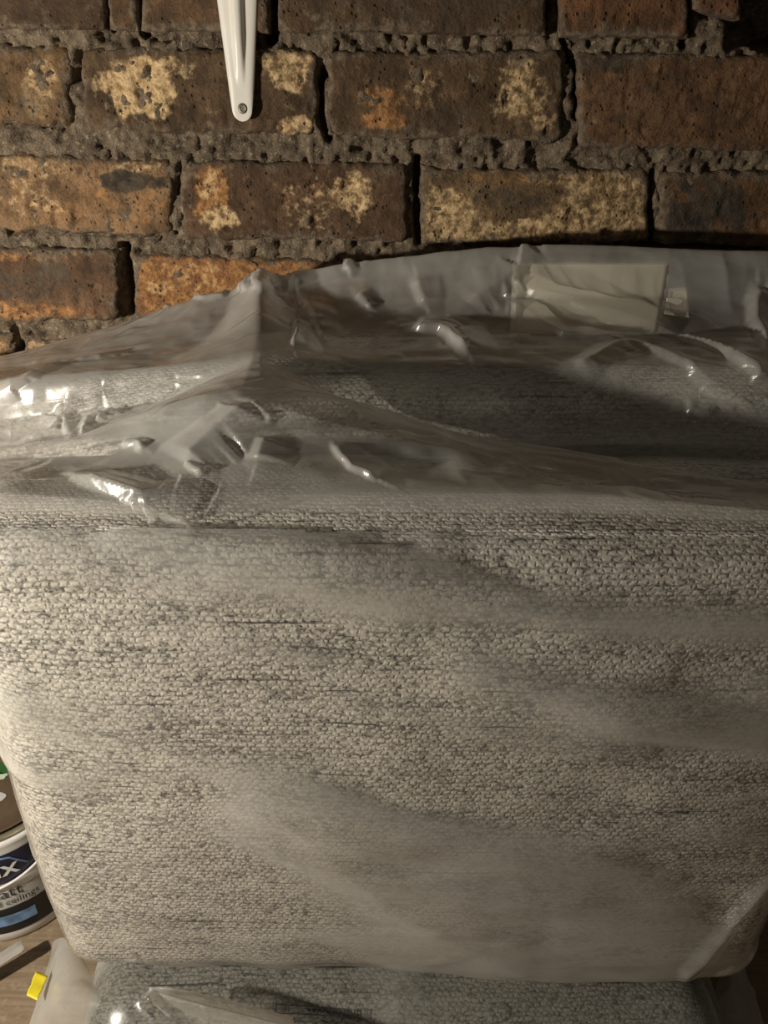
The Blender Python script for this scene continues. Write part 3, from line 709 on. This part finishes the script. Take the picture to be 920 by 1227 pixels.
# ------------------------------------------------------------------ lettering
def text_mesh(txt, size, extrude=0.0, shear=0.0, bold=0.0):
    cu = bpy.data.curves.new('t', 'FONT'); cu.body = txt; cu.size = size; cu.shear = shear; cu.offset = bold; cu.resolution_u = 3; cu.align_x = 'LEFT'; cu.extrude = extrude
    o = bpy.data.objects.new('t', cu); COL.objects.link(o)
    bpy.context.view_layer.update()
    me = bpy.data.meshes.new_from_object(o.evaluated_get(bpy.context.evaluated_depsgraph_get()))
    bpy.data.objects.remove(o); bpy.data.curves.remove(cu); return me
M_INK = simple('black_ink', (0.02, 0.02, 0.022), 0.5, var=0.0)
def bag_print():
    """warning panel printed on the lower bag: a frame, the word and the round mark"""
    Vs, Fs = [], []
    def add(me, tf):
        o = len(Vs)
        for v in me.vertices: Vs.append(tf(v.co.x, v.co.y))
        for p in me.polygons: Fs.append([o + i for i in p.vertices])
        bpy.data.meshes.remove(me)
    org = at(326, 1212, .397); ex = at(420, 1222, .391) - org; L = np.linalg.norm(ex); ex /= L
    def tf(x, y):
        p = org + ex * x + np.array((0, 1, 0)) * y * 1.0
        loc, nr, _, _ = LB.find_nearest(Vector(p)); return tuple(loc + nr * 0.0075)
    def quad(x0, y0, x1, y1, n=16):
        horizontal = abs(x1 - x0) > abs(y1 - y0)
        for k in range(n):
            o = len(Vs)
            if horizontal:
                a, b = x0 + (x1 - x0) * k / n, x0 + (x1 - x0) * (k + 1) / n; q = ((a, y0), (b, y0), (b, y1), (a, y1))
            else:
                a, b = y0 + (y1 - y0) * k / n, y0 + (y1 - y0) * (k + 1) / n; q = ((x0, a), (x1, a), (x1, b), (x0, b))
            Vs.extend(tf(*p) for p in q); Fs.append([o, o + 1, o + 2, o + 3])
    quad(0, .0, .0010, .011); quad(0, .0105, .080, .0112); quad(0, 0, .080, .0006); quad(.079, 0, .080, .011); quad(.0115, 0, .012, .011)
    add(text_mesh('WARNING', 0.009, bold=0.0002), lambda x, y: tf(x + .028, y + .0025))
    for k in range(26):                                              # the ring mark below the panel
        if k in (7, 8, 16, 17): continue
        a0, a1 = 2 * math.pi * k / 26, 2 * math.pi * (k + 1) / 26; o = len(Vs)
        for a, r in ((a0, .0075), (a1, .0075), (a1, .0092), (a0, .0092)): Vs.append(tf(.043 + r * math.cos(a), -.0125 + r * math.sin(a)))
        Fs.append([o, o + 1, o + 2, o + 3])
    me = bpy.data.meshes.new('printed_panel'); me.from_pydata(Vs, [], Fs); me.update()
    link('printed_panel', me, M_INK, LBAG)['label'] = 'black printed panel reading WARNING with a ring mark'
bag_print()

# ------------------------------------------------------------------ shelf bracket on the wall
M_WHITE = simple('white_enamel', (0.80, 0.77, 0.70), 0.38, var=0.03, scale=30)
M_SCREW = simple('tarnished_steel', (0.22, 0.20, 0.16), 0.45, 0.8, scale=200)
def bracket():
    yb = -0.0105
    tip = wall(291, 145, yb); top_l, top_r = wall(261, 0, yb), wall(307, 0, yb); sc_ = wall(291, 130, yb)
    ax0 = (top_l + top_r) / 2
    root = thing('shelf_bracket', 'white metal shelf bracket screwed to the brick wall', 'bracket', tuple(tip))
    # tapered plate with a pressed rib, from the rounded tip up past the frame
    nL, nW = 90, 33
    Vv = np.zeros((nL, nW, 3)); L = np.linalg.norm(ax0 - tip) * 1.75
    dirv = (ax0 - tip) / np.linalg.norm(ax0 - tip); side = np.array((dirv[2], 0, -dirv[0]))
    wt = np.linalg.norm(top_r - top_l) / 2; rt = 0.0083
    for a in range(nL):
        l = L * (a / (nL - 1)) ** 1.25
        hw = rt + (wt - rt) * l / (L / 1.75)
        if l < rt: hw *= math.sqrt(max(0.0, 1 - ((rt - l) / rt) ** 2))
        rib = 0.0058 * float(sstep(0.026, 0.075, np.array(l)))
        rw = 0.32 - 0.10 * min(1, l / L)
        for b in range(nW):
            u = -1 + 2 * b / (nW - 1)
            q = u + 0.02
            dep = rib * math.exp(-(q / rw) ** 4) - 0.0022 * abs(u) ** 8 * min(1, l / .03)
            Vv[a, b] = dirv * l + side * hw * u + np.array((0, -dep, 0))
    me = mesh_np('wall_plate', Vv, grid_faces(nL, nW)); bm = bmesh.new(); bm.from_mesh(me)
    bmesh.ops.remove_doubles(bm, verts=bm.verts, dist=1e-5)
    bmesh.ops.solidify(bm, geom=bm.faces[:], thickness=-0.0016); bmesh.ops.recalc_face_normals(bm, faces=bm.faces); bm.to_mesh(me); bm.free()
    link('wall_plate', me, M_WHITE, root)
    # the arm that carries the shelf, above the frame
    bm = bmesh.new(); e = dirv * L
    for (x0, x1, y0, y1, z0, z1) in ((-.021, .021, -.15, .006, 0, .003), (-.003, .003, -.10, 0, -.05, 0)):
        v = [bm.verts.new((e[0] + x, y, e[2] + z)) for x in (x0, x1) for y in (y0, y1) for z in (z0, z1)]
        for f in ((0, 1, 3, 2), (4, 6, 7, 5), (0, 4, 5, 1), (2, 3, 7, 6), (0, 2, 6, 4), (1, 5, 7, 3)): bm.faces.new([v[i] for i in f])
    bm_obj('shelf_arm', bm, M_WHITE, root)
    # screw
    bm = bmesh.new()
    rings = lathe(bm, [(0.0052, 0.0), (0.0050, .0010), (0.0040, .0018), (0.0022, .0022), (0.0018, .0012), (0.0002, .0010)], 20)
    for v in bm.verts: v.co = Vector((v.co.x, -v.co.z, v.co.y))
    for a in (0.5, 0.5 + math.pi / 2):
        c, s_ = math.cos(a), math.sin(a)
        q = [(-.0034, -.0005), (.0034, -.0005), (.0034, .0005), (-.0034, .0005)]
        bm.faces.new([bm.verts.new((x * c - z * s_, -.00235, x * s_ + z * c)) for x, z in q])
    o = bm_obj('screw', bm, M_SCREW, root, True); o.location = Vector(sc_ - tip) + Vector((0, -.0004, 0))
    o['label'] = 'dull crosshead screw'
bracket()

# ------------------------------------------------------------------ paint tub
M_TUB = simple('white_tub_plastic', (0.74, 0.73, 0.70), 0.4, var=0.04, scale=30)
M_NAVY = simple('navy_label', (0.012, 0.011, 0.040), 0.35, var=0.1, scale=40)
M_GREYL = simple('pale_grey_label', (0.50, 0.50, 0.49), 0.4, var=0.05, scale=30)
M_BLACK = simple('black_label', (0.012, 0.012, 0.014), 0.35, var=0.1)
M_BLUE = simple('blue_picture', (0.16, 0.27, 0.45), 0.4, var=0.4, scale=60)
M_LETW = simple('white_lettering', (0.78, 0.78, 0.78), 0.5, var=0.0)
M_LID = simple('brown_lid', (0.15, 0.105, 0.07), 0.25, 0.25, var=0.15, scale=25)
M_GOLD = simple('lid_rim_metal', (0.42, 0.37, 0.28), 0.3, 0.7, var=0.1)
M_GREEN = simple('green_paint', (0.03, 0.12, 0.03), 0.4, var=0.2)
M_MINT = simple('mint_paint', (0.50, 0.62, 0.48), 0.5, var=0.1)
def paint_tub():
    C = Vector((-0.475, Y(0.664), 0.0)); Rb, H = 0.092, 0.168
    root = thing('paint_tub', 'paint tub with a navy and white label standing on the floor beside the cushions', 'paint tub', C)
    rad = lambda z: Rb - 0.004 + 0.004 * z / H
    bm = bmesh.new(); lathe(bm, [(0.002, 0.0), (rad(0) - .003, 0.0), (rad(0), .003), (rad(.013), .013)] + [(rad(z), z) for z in np.linspace(.02, H - .012, 12)] + [(Rb, H - .008), (Rb + .001, H - .004), (Rb - .002, H), (Rb - .006, H - .001), (Rb - .008, H - .012), (0.002, H - .012)])
    bm_obj('tub_body', bm, M_TUB, root, True)
    a0, a1 = -math.pi * 0.98, math.pi * 0.06                            # the label faces the room
    def band(name, z0f, z1f, mat, dr):
        n = 96; m = 8; V = np.zeros((m, n, 3))
        for j in range(m):
            for i in range(n):
                a = a0 + (a1 - a0) * i / (n - 1); z = z0f(a) + (z1f(a) - z0f(a)) * j / (m - 1)
                r = rad(z) + dr; V[j, i] = (r * math.cos(a), r * math.sin(a), z)
        me = mesh_np(name, V, grid_faces(m, n)); return link(name, me, mat, root)
    K = lambda v: (lambda a: v)
    arc = lambda a: 0.112 - 0.010 * math.cos((a + math.pi / 2) * 1.5)
    band('upper_label', lambda a: arc(a) + 0.0, K(H - .018), M_NAVY, .0006)['label'] = 'navy label band'
    band('middle_label', K(.062), lambda a: arc(a) - .018, M_GREYL, .0006)['label'] = 'pale grey label band'
    band('lower_label', K(.017), K(.061), M_BLACK, .0006)['label'] = 'black label band'
    def arc_text(name, txt, size, a_end, z, mat, dr=.0016, shear=0.0, bold=0.0, slope=0.0):
        me = text_mesh(txt, size, shear=shear, bold=bold)
        bm = bmesh.new(); bm.from_mesh(me); bpy.data.meshes.remove(me)
        bmesh.ops.triangulate(bm, faces=bm.faces); bmesh.ops.subdivide_edges(bm, edges=[e for e in bm.edges if e.calc_length() > .006], cuts=2)
        w_ = max(v.co.x for v in bm.verts)
        for v in bm.verts:
            zz = z + v.co.y + slope * (v.co.x - w_); a = a_end + (v.co.x - w_) / Rb; r = rad(zz) + dr
            v.co = Vector((r * math.cos(a), r * math.sin(a), zz))
        me = bpy.data.meshes.new(name); bm.to_mesh(me); bm.free()
        return link(name, me, mat, root)
    deg = R
    arc_text('lettering', 'Dulux', .036, deg(-52), .117, M_LETW, bold=.0004)
    arc_text('lettering', 'matt', .024, deg(-54), .080, M_BLACK, bold=.0)
    arc_text('lettering', 'walls and ceilings', .0135, deg(-44), .068, M_BLACK, bold=.0, slope=.02)
    arc_text('lettering', 'washable', .012, deg(-48), .0235, M_LETW) if False else None
    # swirl over the word
    bm = bmesh.new(); pts = []
    for k in range(40):
        q = k / 39; a = deg(-104 + 58 * q); z = .131 + .018 * math.sin(math.pi * (0.15 + 0.75 * q)) - (.014 * max(0, (q - .82) / .18))
        pts.append(((rad(z) + .0012) * math.cos(a), (rad(z) + .0012) * math.sin(a), z))
    tube(bm, pts, .0013, 5); bm_obj('label_swirl', bm, M_BLUE, root, True)['label'] = 'pale blue swirl over the lettering'
    # picture strip
    n = 24; V = np.zeros((5, n, 3))
    for j in range(5):
        for i in range(n):
            a = deg(-112) + deg(62) * i / (n - 1); z = .031 + .018 * j / 4; r = rad(z) + .0012; V[j, i] = (r * math.cos(a), r * math.sin(a), z)
    link('label_picture', mesh_np('label_picture', V, grid_faces(5, n)), M_BLUE, root)['label'] = 'blue picture strip'
    # wire handle hanging against the front
    bm = bmesh.new(); pts = []
    for k in range(60):
        q = -1 + 2 * k / 59; a = -math.pi / 2 + q * math.pi * 0.5; z = .150 - .052 * math.cos(q * math.pi / 2); r = rad(z) + .0035
        pts.append((r * math.cos(a), r * math.sin(a), z))
    tube(bm, pts, .0016, 8); bm_obj('wire_handle', bm, M_TUB, root, True)
    # lid sunk in the rim
    bm = bmesh.new(); lathe(bm, [(Rb - .002, H + .001), (Rb - .003, H + .004), (Rb - .008, H + .005), (Rb - .010, H + .001), (Rb - .012, H - .004)], 96)
    bm_obj('lid_rim', bm, M_GOLD, root, True)
    bm = bmesh.new(); lathe(bm, [(Rb - .013, H + .004), (Rb - .015, H + .005), (Rb - .018, H - .002), (.03, H - .002), (.001, H - .002)], 96)
    lid = bm_obj('lid', bm, M_LID, root, True)
    for name, lab, mat, (cx, cy), r in (('paint_smear', 'green paint smear', M_GREEN, (.004, .034), .014), ('paint_smear', 'pale mint paint smear', M_MINT, (.000, .020), .010), ('paint_smear', 'pale paint fleck', M_GREYL, (.014, -.012), .010)):
        bm = bmesh.new(); rg = random.Random(int(r * 1000) + int(cx * 1000))
        top = [bm.verts.new((cx + r * (1.3 if k % 3 else 1) * (0.7 + .4 * rg.random()) * math.cos(k / 18 * 2 * math.pi), cy + r * (0.5 + .3 * rg.random()) * math.sin(k / 18 * 2 * math.pi), H - .0012)) for k in range(18)]
        bm.faces.new(top); bm_obj(name, bm, mat, lid)['label'] = lab
paint_tub()

# ------------------------------------------------------------------ metal strip on the floor
M_STRIP = simple('brushed_metal_strip', (0.55, 0.52, 0.46), 0.35, 0.6, var=0.1)
def strip():
    a = Vector(at(29, 1137, .555)); d = Vector((-0.62, -0.50, -0.0)).normalized()
    a.z = 0.030; b = a + d * 0.30; b.z = 0.001
    ax = (b - a).normalized(); sd = ax.cross(Vector((0, 0, 1))).normalized(); up = sd.cross(ax)
    bm = bmesh.new()
    secs = []
    for p in (a, a + ax * .004, b):
        hw = .008 if p is not a else .0065
        secs.append([bm.verts.new(p + sd * x + up * z) for x, z in ((-hw, 0), (hw, 0), (hw, .002), (.0, .0032), (-hw, .002))])
    for A, C in zip(secs, secs[1:]):
        for i in range(5): bm.faces.new((A[i], A[(i + 1) % 5], C[(i + 1) % 5], C[i]))
    bm.faces.new(secs[0]); bm.faces.new(secs[-1])
    o = bm_obj('metal_strip', bm, M_STRIP)
    tag(o, 'thin grey metal strip lying on the floor in front of the paint tub', 'metal strip')
strip()
